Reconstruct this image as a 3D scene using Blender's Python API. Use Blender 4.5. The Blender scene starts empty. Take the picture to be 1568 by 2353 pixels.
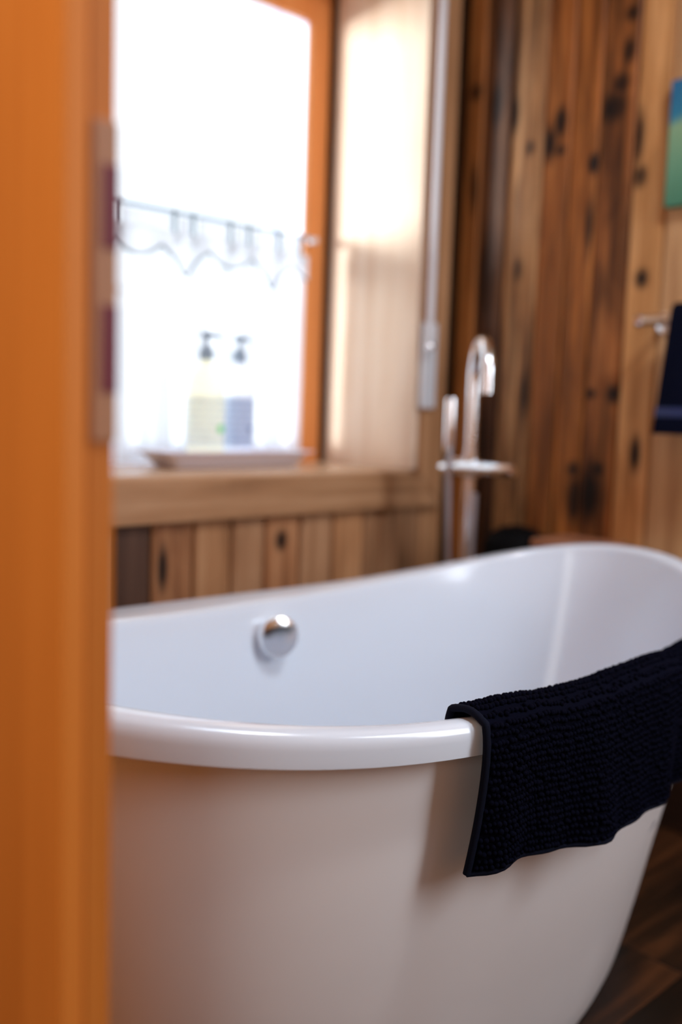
import bpy, bmesh, math, random
from mathutils import Vector, Matrix, noise
random.seed(7)
S = bpy.context.scene
COL = S.collection
PI = math.pi

# ------------------------------------------------------------------ camera
cam_d = bpy.data.cameras.new('camera')
cam = bpy.data.objects.new('camera', cam_d)
COL.objects.link(cam)
S.camera = cam
F_PX, IMG_H = 2200.0, 2353.0
cam_d.sensor_fit = 'VERTICAL'
cam_d.sensor_height = 36.0
cam_d.lens = F_PX / IMG_H * 36.0
cam_d.clip_start = 0.02
pitch, yaw, roll = math.radians(-5.97), math.radians(46.4), math.radians(1.9)
fw = Vector((math.cos(pitch) * math.cos(yaw), math.cos(pitch) * math.sin(yaw), math.sin(pitch)))
rt0 = Vector((math.sin(yaw), -math.cos(yaw), 0))
up0 = rt0.cross(fw)
rt = rt0 * math.cos(roll) + up0 * math.sin(roll)
up = up0 * math.cos(roll) - rt0 * math.sin(roll)
M = Matrix((rt, up, -fw)).transposed().to_4x4()
M.translation = Vector((0, 0, 0.87))
cam.matrix_world = M
cam_d.dof.use_dof = True
cam_d.dof.focus_distance = 0.98
cam_d.dof.aperture_fstop = 1.75

# ------------------------------------------------------------------ world, lights, exposure
w = bpy.data.worlds.new('daylight')
S.world = w
w.use_nodes = True
wb = w.node_tree.nodes['Background']
wb.inputs[0].default_value = (0.88, 0.94, 1.0, 1)
wb.inputs[1].default_value = 1.55
S.view_settings.view_transform = 'Standard'
S.view_settings.look = 'None'
S.view_settings.gamma = 1.0
S.view_settings.use_curve_mapping = False
S.view_settings.exposure = 0.2
S.cycles.use_denoising = True
S.cycles.max_bounces = 10
S.cycles.diffuse_bounces = 6
S.cycles.transparent_max_bounces = 16
S.cycles.sample_clamp_indirect = 8.0


def area(name, loc, target, sx, sy, power, color, portal=False):
    l = bpy.data.lights.new(name, 'AREA')
    l.shape = 'RECTANGLE'
    l.size, l.size_y = sx, sy
    l.energy = power
    l.color = color
    if portal:
        l.cycles.is_portal = True
    o = bpy.data.objects.new(name, l)
    COL.objects.link(o)
    o.location = loc
    o.rotation_euler = (Vector(target) - Vector(loc)).to_track_quat('-Z', 'Y').to_euler()
    return o


area('window_portal', (1.25, 2.02, 1.32), (1.25, 0.0, 1.32), 0.98, 1.2, 1.0, (1, 1, 1), portal=True)
area('ceiling_fill', (1.15, 0.05, 2.29), (1.10, 0.25, 0.0), 0.5, 0.5, 11.0, (0.60, 0.79, 1.0))  # added cool fill from above to brighten the tub, no skylight opening
area('assumed_ceiling_lamp', (1.22, -0.05, 2.28), (0.9, 0.55, 0.4), 0.15, 0.15, 8.5, (1.0, 0.92, 0.85))  # assumed lamp overhead, out of view, with no fitting built
area('assumed_side_light', (1.80, -0.75, 1.35), (0.8, 0.55, 0.5), 0.5, 1.1, 24.0, (0.84, 0.91, 1.0))  # assumed light from the right, set before the solid wall; no window there
sun_d = bpy.data.lights.new('sun', 'SUN')
sun_d.energy = 6.5
sun_d.angle = math.radians(14)
sun_d.color = (0.93, 0.96, 1.0)
sun = bpy.data.objects.new('sun', sun_d)
COL.objects.link(sun)
sun.rotation_euler = Vector((0.85, -0.44, -0.035)).to_track_quat('-Z', 'Y').to_euler()
area('added_hall_fill', (-1.2, -0.62, 1.30), (0.9, 0.9, 0.7), 0.55, 1.2, 6.0, (1.0, 0.95, 0.90))  # added light behind the camera for chrome highlights; the hall has no window
area('assumed_hall_lamp', (-0.60, 0.38, 1.95), (0.25, 0.5, 0.9), 0.4, 0.4, 12.0, (1.0, 0.86, 0.72))  # assumed warm lamp in the unseen hall, lights the door post

# ------------------------------------------------------------------ helpers


def tag(o, label=None, cat=None, group=None, kind=None):
    if label: o['label'] = label
    if cat: o['category'] = cat
    if group: o['group'] = group
    if kind: o['kind'] = kind
    return o


def empty(name, loc=(0, 0, 0)):
    o = bpy.data.objects.new(name, None)
    COL.objects.link(o)
    o.location = loc
    o.empty_display_size = 0.05
    return o


def obj(name, bm, mat, parent=None, smooth=False, autos=False):
    """link a bmesh given in world coordinates as one mesh object"""
    me = bpy.data.meshes.new(name)
    bmesh.ops.recalc_face_normals(bm, faces=bm.faces)
    if smooth:
        for e in bm.edges:
            if len(e.link_faces) == 2 and e.calc_face_angle() > 0.65: e.smooth = False
    bm.to_mesh(me)
    bm.free()
    me.materials.append(mat)
    if smooth:
        me.polygons.foreach_set('use_smooth', [True] * len(me.polygons))
    o = bpy.data.objects.new(name, me)
    COL.objects.link(o)
    if parent:
        pl = Vector((0, 0, 0))
        q = parent
        while q:
            pl += q.location
            q = q.parent
        me.transform(Matrix.Translation(-pl))
        o.parent = parent
    return o


def box(x0, x1, y0, y1, z0, z1, bev=0.0, seg=1):
    bm = bmesh.new()
    bmesh.ops.create_cube(bm, size=1)
    for v in bm.verts:
        v.co = Vector(((x0 + x1) / 2 + v.co.x * (x1 - x0), (y0 + y1) / 2 + v.co.y * (y1 - y0), (z0 + z1) / 2 + v.co.z * (z1 - z0)))
    if bev:
        bmesh.ops.bevel(bm, geom=bm.edges[:], offset=bev, segments=seg, affect='EDGES', profile=0.5)
    return bm


def plank_bm(p, q, bev, axis, side):
    """box from corner p to q whose long edges on the visible side are chamfered (the V of the joints)"""
    x0, y0, z0 = p
    x1, y1, z1 = q
    bm = box(x0, x1, y0, y1, z0, z1)
    face = (x0 if side < 0 else x1) if axis == 0 else (y0 if side < 0 else y1)
    es = [e for e in bm.edges if all(abs(v.co[axis] - face) < 1e-6 for v in e.verts) and abs(e.verts[0].co.z - e.verts[1].co.z) > 1e-4]
    bmesh.ops.bevel(bm, geom=es, offset=bev, segments=1, affect='EDGES')
    return bm


def tube_bm(pts, r, seg=16, cap=True, bm=None):
    """tube along a polyline; r is a number or a list"""
    bm = bm or bmesh.new()
    pts = [Vector(p) for p in pts]
    n = len(pts)
    rs = r if isinstance(r, (list, tuple)) else [r] * n
    rings = []
    prev = None
    for i, p in enumerate(pts):
        t = (pts[min(i + 1, n - 1)] - pts[max(i - 1, 0)]).normalized()
        if prev is None:
            a = Vector((0, 0, 1)) if abs(t.z) < 0.9 else Vector((1, 0, 0))
            u = t.cross(a).normalized()
        else:
            u = (prev - t * prev.dot(t)).normalized()
        prev = u
        v = t.cross(u)
        rings.append([bm.verts.new(p + (u * math.cos(2 * PI * k / seg) + v * math.sin(2 * PI * k / seg)) * rs[i]) for k in range(seg)])
    for a, b in zip(rings, rings[1:]):
        for k in range(seg):
            bm.faces.new((a[k], a[(k + 1) % seg], b[(k + 1) % seg], b[k]))
    if cap:
        bm.faces.new(rings[0])
        bm.faces.new(rings[-1][::-1])
    return bm


def lathe_bm(prof, c, seg=40, sy=1.0, axis='Z', bm=None):
    """profile of (radius, height) about an axis through c"""
    bm = bm or bmesh.new()
    rings = []
    for r, h in prof:
        ring = []
        for k in range(seg):
            a = 2 * PI * k / seg
            x, y = r * math.cos(a), r * math.sin(a) * sy
            if axis == 'Z': d = Vector((x, y, h))
            elif axis == 'X': d = Vector((h, x, y))
            else: d = Vector((x, h, y))
            ring.append(bm.verts.new(Vector(c) + d))
        rings.append(ring)
    for a, b in zip(rings, rings[1:]):
        for k in range(seg):
            bm.faces.new((a[k], a[(k + 1) % seg], b[(k + 1) % seg], b[k]))
    bm.faces.new(rings[0])
    bm.faces.new(rings[-1][::-1])
    return bm


# ------------------------------------------------------------------ materials
def new_mat(name):
    m = bpy.data.materials.new(name)
    m.use_nodes = True
    nt = m.node_tree
    return m, nt, nt.nodes['Principled BSDF']


def plain(name, col, rough=0.5, metal=0.0, coat=0.0, bump=0.0, bscale=200.0, sheen=0.0, spec=0.5):
    m, nt, b = new_mat(name)
    b.inputs['Base Color'].default_value = (*col, 1)
    b.inputs['Roughness'].default_value = rough
    b.inputs['Metallic'].default_value = metal
    b.inputs['Coat Weight'].default_value = coat
    b.inputs['Sheen Weight'].default_value = sheen
    b.inputs['Specular IOR Level'].default_value = spec
    n = nt.nodes.new('ShaderNodeTexNoise')
    n.inputs['Scale'].default_value = bscale
    n.inputs['Detail'].default_value = 3
    mx = nt.nodes.new('ShaderNodeMix')
    mx.data_type = 'RGBA'
    nt.links.new(n.outputs['Fac'], mx.inputs[0])
    mx.inputs[6].default_value = (*[c * 0.96 for c in col], 1)
    mx.inputs[7].default_value = (*[min(1, c * 1.04) for c in col], 1)
    nt.links.new(mx.outputs[2], b.inputs['Base Color'])
    if bump:
        bp = nt.nodes.new('ShaderNodeBump')
        bp.inputs['Strength'].default_value = bump
        bp.inputs['Distance'].default_value = 0.002
        nt.links.new(n.outputs['Fac'], bp.inputs['Height'])
        nt.links.new(bp.outputs[0], b.inputs['Normal'])
    return m


def math_n(nt, op, a, b=None, c=None, clamp=False):
    n = nt.nodes.new('ShaderNodeMath')
    n.operation = op
    n.use_clamp = clamp
    for i, v in enumerate((a, b, c)):
        if v is None: continue
        if isinstance(v, (int, float)): n.inputs[i].default_value = v
        else: nt.links.new(v, n.inputs[i])
    return n.outputs[0]


def vmath(nt, op, a, b=None):
    n = nt.nodes.new('ShaderNodeVectorMath')
    n.operation = op
    for i, v in enumerate((a, b)):
        if v is None: continue
        if isinstance(v, (tuple, list)): n.inputs[i].default_value = v
        else: nt.links.new(v, n.inputs[i])
    return n.outputs[1] if op == 'LENGTH' else n.outputs[0]


def wood(name, light, mid, dark, axis=2, knots=(), rough=0.55, contrast=1.0, spec=0.25, grainscale=1.0, stain=0.0):
    """plank wood: streaks along the axis, a different cut for every object, knots at given points (x, y, z, radius, stretch)"""
    m, nt, b = new_mat(name)
    tc = nt.nodes.new('ShaderNodeTexCoord')
    P = tc.outputs['Object']
    oi = nt.nodes.new('ShaderNodeObjectInfo')
    comb = nt.nodes.new('ShaderNodeCombineXYZ')
    for i, k in enumerate((13.0, 7.0, 29.0)):
        nt.links.new(math_n(nt, 'MULTIPLY', oi.outputs['Random'], k), comb.inputs[i])
    Q = vmath(nt, 'ADD', P, comb.outputs[0])
    mask = None
    for (kx, ky, kz, r, st) in knots:
        d = vmath(nt, 'SUBTRACT', P, (kx, ky, kz))
        sc = [1 / r, 1 / r, 1 / r]
        sc[axis] = 1 / (r * st)
        d = vmath(nt, 'LENGTH', vmath(nt, 'MULTIPLY', d, tuple(sc)))
        k = math_n(nt, 'MULTIPLY', math_n(nt, 'SUBTRACT', 2.1, d), 0.72, clamp=True)
        mask = k if mask is None else math_n(nt, 'MAXIMUM', mask, k)

    def nz(vec, scale3, detail, rgh, dist):
        v = vmath(nt, 'MULTIPLY', vec, tuple(scale3))
        n = nt.nodes.new('ShaderNodeTexNoise')
        n.inputs['Scale'].default_value = 1.0
        n.inputs['Detail'].default_value = detail
        n.inputs['Roughness'].default_value = rgh
        n.inputs['Distortion'].default_value = dist
        nt.links.new(v, n.inputs['Vector'])
        return n.outputs['Fac']
    g = grainscale
    s1 = [22 * g] * 3; s1[axis] = 1.1 * g
    s2 = [110 * g] * 3; s2[axis] = 3.5 * g
    s3 = [9 * g] * 3; s3[axis] = 2.6 * g
    a = nz(Q, s1, 5, 0.6, 0.9)
    f = nz(Q, s2, 4, 0.6, 0.3)
    c = nz(Q, s3, 4, 0.55, 1.4)
    t = math_n(nt, 'ADD', math_n(nt, 'MULTIPLY', a, 0.62), math_n(nt, 'MULTIPLY', f, 0.22))
    t = math_n(nt, 'ADD', t, math_n(nt, 'MULTIPLY', c, 0.26))
    t = math_n(nt, 'ADD', math_n(nt, 'MULTIPLY', math_n(nt, 'SUBTRACT', t, 0.55), 2.6 * contrast), 0.5, clamp=True)
    ramp = nt.nodes.new('ShaderNodeValToRGB')
    e = ramp.color_ramp.elements
    e[0].position = 0.05; e[0].color = (*dark, 1)
    e[1].position = 0.92; e[1].color = (*light, 1)
    k = ramp.color_ramp.elements.new(0.48); k.color = (*mid, 1)
    nt.links.new(t, ramp.inputs[0])
    col = ramp.outputs[0]
    if mask is not None:
        wob = math_n(nt, 'MULTIPLY', mask, math_n(nt, 'ADD', 0.5, c), clamp=True)
        mx = nt.nodes.new('ShaderNodeMix')
        mx.data_type = 'RGBA'
        nt.links.new(wob, mx.inputs[0])
        nt.links.new(col, mx.inputs[6])
        mx.inputs[7].default_value = (0.016, 0.007, 0.004, 1)
        col = mx.outputs[2]
    hv = nt.nodes.new('ShaderNodeHueSaturation')
    val = math_n(nt, 'ADD', 0.86, math_n(nt, 'MULTIPLY', oi.outputs['Random'], 0.28))
    if stain:
        s4 = [26.0] * 3; s4[axis] = 2.2
        st_ = nz(Q, s4, 3, 0.5, 1.0)
        st_ = math_n(nt, 'MULTIPLY', math_n(nt, 'SUBTRACT', st_, 0.42), 5.0, clamp=True)
        val = math_n(nt, 'MULTIPLY', val, math_n(nt, 'ADD', 1.1 - stain, math_n(nt, 'MULTIPLY', st_, stain)))
    nt.links.new(val, hv.inputs['Value'])
    nt.links.new(col, hv.inputs['Color'])
    nt.links.new(hv.outputs[0], b.inputs['Base Color'])
    b.inputs['Roughness'].default_value = rough
    b.inputs['Specular IOR Level'].default_value = spec
    bp = nt.nodes.new('ShaderNodeBump')
    bp.inputs['Strength'].default_value = 0.25
    bp.inputs['Distance'].default_value = 0.002
    nt.links.new(f, bp.inputs['Height'])
    nt.links.new(bp.outputs[0], b.inputs['Normal'])
    return m


M_BACK = wood('wood_backing', (0.10, 0.045, 0.02), (0.07, 0.03, 0.012), (0.03, 0.012, 0.006))
M_ACRYL = plain('white_acrylic', (0.70, 0.77, 0.86), 0.16, coat=0.15, bscale=3)
M_SHELL = plain('satin_white_shell', (0.80, 0.78, 0.78), 0.38, bscale=6)
M_CHROME = plain('chrome', (0.94, 0.96, 1.0), 0.17, metal=1.0, bscale=3)
M_NAVY = plain('navy_chenille', (0.0009, 0.0012, 0.0065), 0.9, sheen=0.0, bump=0.4, bscale=900, spec=0.05)
M_PIPING = plain('navy_binding', (0.0012, 0.003, 0.013), 0.75, sheen=0.0, bump=0.4, bscale=1500, spec=0.12)
M_HANDTOWEL = plain('navy_terry', (0.002, 0.004, 0.018), 0.95, sheen=0.0, bump=1.0, bscale=500, spec=0.1)
M_BLACK = plain('black_lacquer', (0.003, 0.003, 0.0035), 0.6, spec=0.05)
def backlit(name, col, thru, alpha=1.0):
    """thin plastic or paper that lets part of the light from behind through"""
    m = bpy.data.materials.new(name)
    m.use_nodes = True
    nt = m.node_tree
    b = nt.nodes['Principled BSDF']
    b.inputs['Base Color'].default_value = (*col, 1)
    b.inputs['Roughness'].default_value = 0.35
    out = nt.nodes['Material Output']
    tl = nt.nodes.new('ShaderNodeBsdfTranslucent'); tl.inputs[0].default_value = (*thru, 1)
    ad = nt.nodes.new('ShaderNodeAddShader')
    nt.links.new(b.outputs[0], ad.inputs[0]); nt.links.new(tl.outputs[0], ad.inputs[1])
    last = ad.outputs[0]
    if alpha < 1:
        tr = nt.nodes.new('ShaderNodeBsdfTransparent'); tr.inputs[0].default_value = (*[min(1, c * 1.1) for c in col], 1)
        mx = nt.nodes.new('ShaderNodeMixShader'); mx.inputs[0].default_value = alpha
        nt.links.new(tr.outputs[0], mx.inputs[1]); nt.links.new(last, mx.inputs[2])
        last = mx.outputs[0]
    nt.links.new(last, out.inputs[0])
    return m


M_VINYL = backlit('white_vinyl', (0.72, 0.76, 0.82), (0.33, 0.355, 0.39))
M_WHITEP = plain('white_plastic', (0.66, 0.67, 0.70), 0.4)
M_TRAY = plain('white_glazed_tray', (0.80, 0.82, 0.98), 0.2, coat=0.3)
M_PUMP = backlit('grey_pump_plastic', (0.26, 0.33, 0.40), (0.16, 0.21, 0.25))
M_BRONZE = plain('aged_bronze', (0.40, 0.185, 0.09), 0.55, metal=0.0, bscale=60)
M_MAROON = plain('dark_maroon', (0.15, 0.010, 0.024), 0.6)

# ------------------------------------------------------------------ the room shell
W, R = 1.60, 1.9026          # window wall (y) and right wall (x)
ZC = 2.32
LT, MD, DK = (0.60, 0.34, 0.16), (0.40, 0.19, 0.075), (0.14, 0.055, 0.02)
OX0, OX1, OZ0, OZ1 = 0.80, 1.747, 0.735, 1.97     # window opening in the inner wall face

# window wall: thick log wall with an opening, faced with upright planks
bm = bmesh.new()
def addbox(bm, *a):
    b2 = box(*a)
    me = bpy.data.meshes.new('tmp'); b2.to_mesh(me); b2.free(); bm.from_mesh(me); bpy.data.meshes.remove(me)
YB = W + 0.022
addbox(bm, 0.20, OX0 - 0.02, YB, 2.02, 0, ZC)
addbox(bm, OX1 + 0.02, 2.1, YB, 2.02, 0, ZC)
addbox(bm, OX0 - 0.02, OX1 + 0.02, YB, 2.02, 0, OZ0 - 0.03)
addbox(bm, OX0 - 0.02, OX1 + 0.02, YB, 2.02, OZ1 + 0.02, ZC)
wall_back = obj('wall_back', bm, M_BACK)
tag(wall_back, kind='structure')
m_low = [wood('tan_plank_a', (0.56, 0.325, 0.18), (0.42, 0.215, 0.105), (0.15, 0.065, 0.028), contrast=0.8),
         wood('tan_plank_b', (0.60, 0.335, 0.17), (0.46, 0.225, 0.10), (0.20, 0.085, 0.034), contrast=0.9),
         wood('tan_plank_dark', (0.16, 0.085, 0.055), (0.10, 0.05, 0.032), (0.045, 0.02, 0.012), contrast=0.8),
         wood('tan_plank_knotty', (0.54, 0.28, 0.135), (0.38, 0.165, 0.07), (0.13, 0.05, 0.02), knots=[(1.345, 1.6, 0.585, 0.011, 1.4), (1.04, 1.6, 0.55, 0.008, 4.0)], contrast=1.2)]
xb = [0.262, 0.33, 0.43, 0.53, 0.63, 0.73, 0.83, 0.926, 1.015, 1.115, 1.212, 1.302, 1.402, 1.504, 1.604, 1.705, 1.801, R - 0.02]
for i, (a, c) in enumerate(zip(xb, xb[1:])):
    mt = {7: m_low[2], 8: m_low[3], 9: m_low[1], 10: m_low[0], 11: m_low[3], 12: m_low[0], 13: m_low[1], 14: m_low[0], 15: m_low[0], 16: m_low[1]}.get(i, m_low[i % 2])
    g = 0.0024
    spans = [(0.0, 0.70), (2.03, ZC)] if (c > 0.74 and a < 1.84 and i < 16) else [(0.0, ZC)]
    if i == 16: spans = [(0.0, ZC)]
    for z0, z1 in spans:
        obj('plank', plank_bm((a + g, W, z0), (c - g, YB, z1), 0.006, 1, -1), mt, wall_back)

# right wall: knotty planks, each with its own board
wr = box(R + 0.02, R + 0.10, -1.3, 2.12, 0, ZC)
wall_right = obj('wall_right', wr, M_BACK)
tag(wall_right, kind='structure')
X = R
kn = lambda y, z, r, s: (X, y, z, r, s)
boards = [
    (1.60, 1.539, wood('board_orange', stain=0.35, light=(0.60, 0.26, 0.08), mid=(0.46, 0.18, 0.045), dark=(0.20, 0.065, 0.016), knots=[kn(1.566, 1.661, 0.012, 1.2), kn(1.56, 1.43, .008, 5)])),
    (1.539, 1.458, wood('board_umber', stain=0.60, light=(0.20, 0.09, 0.035), mid=(0.10, 0.04, 0.016), dark=(0.04, 0.016, 0.008), knots=[kn(1.511, 1.20, 0.014, 6), kn(1.50, 1.62, .012, 3), kn(1.505, .78, .016, 5)], contrast=1.3)),
    (1.458, 1.359, wood('board_tan', stain=0.60, light=(0.66, 0.38, 0.17), mid=(0.40, 0.195, 0.075), dark=(0.12, 0.05, 0.02), knots=[kn(1.444, 1.586, 0.009, 3.2), kn(1.414, 1.221, 0.008, 2.4), kn(1.395, 1.50, .008, 1.5), kn(1.375, .93, .009, 4)], contrast=1.2)),
    (1.359, 1.285, wood('board_russet', stain=0.50, light=(0.56, 0.22, 0.06), mid=(0.38, 0.125, 0.026), dark=(0.11, 0.032, 0.008), knots=[kn(1.314, 1.543, 0.012, 2.0), kn(1.34, 1.50, 0.012, 2.4), kn(1.31, 1.48, .008, 1.2)])),
    (1.285, 1.212, wood('board_amber', stain=0.50, light=(0.58, 0.235, 0.06), mid=(0.40, 0.135, 0.027), dark=(0.11, 0.033, 0.008), knots=[kn(1.222, 1.437, 0.010, 1.5), kn(1.225, 1.30, .006, 7), kn(1.228, 0.755, 0.012, 1.2), kn(1.219, .69, .018, 2.6)])),
    (1.212, 1.125, wood('board_dark_knots', stain=0.70, light=(0.50, 0.20, 0.06), mid=(0.32, 0.11, 0.027), dark=(0.06, 0.018, 0.006), knots=[kn(1.163, 1.596, 0.014, 1.1), kn(1.178, 1.548, 0.022, 1.0), kn(1.147, 1.736, 0.010, 1.1), kn(1.137, 0.929, 0.012, 1.2), kn(1.195, 0.929, 0.009, 0.9), kn(1.181, 0.70, 0.019, 2.4), kn(1.165, .76, .010, 1.2), kn(1.15, 1.66, .010, 2.0)], contrast=1.3)),
    (1.125, 1.042, wood('board_honey', stain=0.20, light=(0.72, 0.40, 0.17), mid=(0.52, 0.25, 0.085), dark=(0.20, 0.075, 0.022), knots=[kn(1.107, 1.392, 0.012, 1.4), kn(1.086, 1.176, 0.011, 1.3), kn(1.112, 1.47, .008, 5), kn(1.075, .80, .009, 3)])),
    (1.042, 0.945, wood('board_pale', (0.74, 0.47, 0.25), (0.60, 0.35, 0.165), (0.35, 0.17, 0.07), contrast=0.8)),
]
y = 0.945
gen = [boards[7][2], boards[2][2], boards[3][2], boards[6][2]]
k = 0
while y > -1.2:
    boards.append((y, y - 0.096, gen[k % 4])); y -= 0.096; k += 1
for (ya, yc, mt) in boards:
    obj('plank', plank_bm((R, yc + 0.0018, 0), (R + 0.02, ya - 0.0018, ZC), 0.005, 0, -1), mt, wall_right)

# partition with the doorway on the left: thin boarded wall, its end board and the casing beside it
M_POST = wood('orange_stained_pine', (0.74, 0.27, 0.055), (0.62, 0.20, 0.032), (0.46, 0.125, 0.016), contrast=0.45, rough=0.45, grainscale=0.6)
wall_left = obj('wall_left', box(0.2535, 0.2615, 0.50, 1.62, 0, ZC), M_POST)
tag(wall_left, kind='structure')
y = 0.512
while y < 1.58:
    y2 = min(y + 0.1, 1.6)
    obj('plank', plank_bm((0.247, y + 0.001, 0), (0.2535, y2 - 0.001, ZC), 0.003, 0, -1), M_POST, wall_left)
    y = y2
trim = obj('trim_1', box(0.2365, 0.2515, 0.46, 0.5065, 0, ZC, 0.0025, 2), M_POST)
tag(trim, kind='structure')
trim = obj('trim_2', box(0.2515, 0.2680, 0.461, 0.515, 0, ZC, 0.0015, 2), M_POST)
tag(trim, kind='structure')

# floor: dark grained planks running away beside the tub
M_FLOOR = wood('dark_floor', (0.075, 0.025, 0.008), (0.018, 0.007, 0.003), (0.004, 0.002, 0.001), axis=0, contrast=1.5, rough=0.4, grainscale=0.6)
fl = obj('floor', box(-1.4, 2.0, -1.4, 2.1, -0.08, -0.012), M_BACK)
tag(fl, kind='structure')
yy = -1.3
while yy < 1.6:
    x0 = -1.3 - random.random() * 0.9
    while x0 < R:
        x1 = min(x0 + 1.15, R)
        a = max(x0, -1.3)
        if x1 - a > 0.02:
            obj('floorboard', box(a + 0.0008, x1 - 0.0008, yy + 0.0008, min(yy + 0.15, 1.6) - 0.0008, -0.012, 0, 0.001), M_FLOOR, fl)
        x0 = x1
    yy += 0.15

M_SHADE_BOARD = wood('dark_shade_board', (0.05, 0.02, 0.009), (0.025, 0.011, 0.006), (0.01, 0.005, 0.003), axis=1)
tag(obj('shade_board_right', box(R - 0.012, R, -1.2, 1.6, 0, 0.14, 0.003), M_SHADE_BOARD), kind='structure')  # dark board added to stand for the shade low along the right wall
M_WALLP = wood('plain_pine', (0.55, 0.30, 0.13), (0.42, 0.20, 0.08), (0.22, 0.09, 0.03), contrast=0.8)
M_CEIL = plain('ceiling_board', (0.55, 0.42, 0.30), 0.7, bscale=8)
tag(obj('ceiling', box(-1.4, 2.0, -1.4, 2.1, ZC, ZC + 0.06), M_CEIL), kind='structure')
tag(obj('wall_front', box(-1.4, 2.0, -1.30, -1.22, 0, ZC), M_WALLP), kind='structure')
tag(obj('wall_hall', box(-1.4, -1.3, -1.3, 1.7, 0, ZC), M_WALLP), kind='structure')
tag(obj('wall_hall_end', box(-1.4, 0.2535, 1.62, 1.70, 0, ZC), M_WALLP), kind='structure')

# ------------------------------------------------------------------ the window
win = empty('window_1', (1.27, 1.75, 0.735))
tag(win, kind='structure')
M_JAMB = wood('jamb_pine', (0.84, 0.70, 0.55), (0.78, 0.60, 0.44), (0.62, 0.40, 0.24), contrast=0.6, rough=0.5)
M_SILL = wood('sill_pine', (0.70, 0.50, 0.34), (0.60, 0.40, 0.25), (0.42, 0.24, 0.13), axis=0, contrast=0.7, rough=0.25)
M_APRON = wood('apron_pine', (0.56, 0.33, 0.18), (0.42, 0.22, 0.105), (0.18, 0.08, 0.035), axis=0, contrast=0.9,
               knots=[(1.115, 1.58, 0.718, 0.017, 1.5), (1.25, 1.58, 0.70, 0.006, 1.5), (1.84, 1.58, 0.70, 0.013, 1.0), (1.55, 1.58, 0.73, .006, 1.5)])
M_CASING = wood('casing_pine', (0.56, 0.325, 0.175), (0.42, 0.215, 0.10), (0.2, 0.09, 0.035), contrast=0.8, knots=[(1.82, 1.58, 0.845, .008, 3)])
M_TRIM = wood('orange_trim', (0.88, 0.36, 0.12), (0.80, 0.29, 0.08), (0.62, 0.19, 0.045), contrast=0.5)
YT = 1.92
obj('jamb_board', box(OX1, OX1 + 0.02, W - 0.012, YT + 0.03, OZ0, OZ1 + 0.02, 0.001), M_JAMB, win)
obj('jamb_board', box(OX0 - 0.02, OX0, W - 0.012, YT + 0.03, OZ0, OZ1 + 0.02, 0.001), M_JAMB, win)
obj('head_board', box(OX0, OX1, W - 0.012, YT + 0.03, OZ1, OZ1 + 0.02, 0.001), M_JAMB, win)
obj('sill_board', box(OX0, OX1, W - 0.012, YT + 0.03, OZ0 - 0.024, OZ0, 0.002), M_SILL, win)


def mitred(name, pts, y0, y1, mat, bev=0.003):
    bm = bmesh.new()
    f = [bm.verts.new((x, y0, z)) for x, z in pts]
    b = [bm.verts.new((x, y1, z)) for x, z in pts]
    n = len(pts)
    bm.faces.new(f); bm.faces.new(b[::-1])
    for i in range(n):
        bm.faces.new((f[i], b[i], b[(i + 1) % n], f[(i + 1) % n]))
    bmesh.ops.recalc_face_normals(bm, faces=bm.faces)
    es = [e for e in bm.edges if all(abs(v.co.y - y0) < 1e-6 for v in e.verts)]
    bmesh.ops.bevel(bm, geom=es, offset=bev, segments=2, affect='EDGES')
    return obj(name, bm, mat, win)


cw = 0.086
ix0, ix1, iz0, iz1 = OX0 - 0.012, OX1 + 0.016, OZ0 - 0.008, OZ1 + 0.012
mitred('apron', [(ix0, iz0), (ix1, iz0), (ix1 + cw, iz0 - cw), (ix0 - cw, iz0 - cw)], W - 0.022, W, M_APRON)
mitred('casing', [(ix1, iz0), (ix1, iz1), (ix1 + cw, iz1 + cw), (ix1 + cw, iz0 - cw)], W - 0.022, W, M_CASING)
mitred('casing', [(ix0, iz0), (ix0 - cw, iz0 - cw), (ix0 - cw, iz1 + cw), (ix0, iz1)], W - 0.022, W, M_CASING)
mitred('casing', [(ix0, iz1), (ix0 - cw, iz1 + cw), (ix1 + cw, iz1 + cw), (ix1, iz1)], W - 0.022, W, M_CASING)
# orange trim boards around the window unit, deep in the opening
TZ = 1.856
TX = 1.676
obj('trim_board', box(TX, OX1, YT, YT + 0.022, OZ0, OZ1, 0.002), M_TRIM, win)
obj('trim_board', box(OX0, OX0 + 0.07, YT, YT + 0.022, OZ0, OZ1, 0.002), M_TRIM, win)
obj('trim_board', box(OX0 + 0.07, TX, YT + 0.001, YT + 0.021, TZ, OZ1, 0.002), M_TRIM, win)
# vinyl unit
FX0, FX1, FZ0, FZ1 = OX0 + 0.055, TX + 0.045, OZ0 - 0.01, TZ + 0.045
obj('window_frame', box(FX1 - 0.045, FX1, YT + 0.022, YT + 0.09, FZ0, FZ1, 0.003), M_VINYL, win)
obj('window_frame', box(FX0, FX0 + 0.045, YT + 0.022, YT + 0.09, FZ0, FZ1, 0.003), M_VINYL, win)
obj('window_frame', box(FX0 + 0.045, FX1 - 0.045, YT + 0.022, YT + 0.09, FZ1 - 0.045, FZ1, 0.003), M_VINYL, win)
obj('window_frame', box(FX0 + 0.045, FX1 - 0.045, YT + 0.022, YT + 0.09, FZ0, FZ0 + 0.06, 0.003), M_VINYL, win)
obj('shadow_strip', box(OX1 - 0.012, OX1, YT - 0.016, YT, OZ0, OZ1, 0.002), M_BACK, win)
sx1 = FX1 - 0.045
obj('sash', box(sx1 - 0.098, sx1 - 0.068, YT + 0.04, YT + 0.055, FZ0 + 0.05, FZ1 - 0.045, 0.003), M_VINYL, win)
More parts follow.
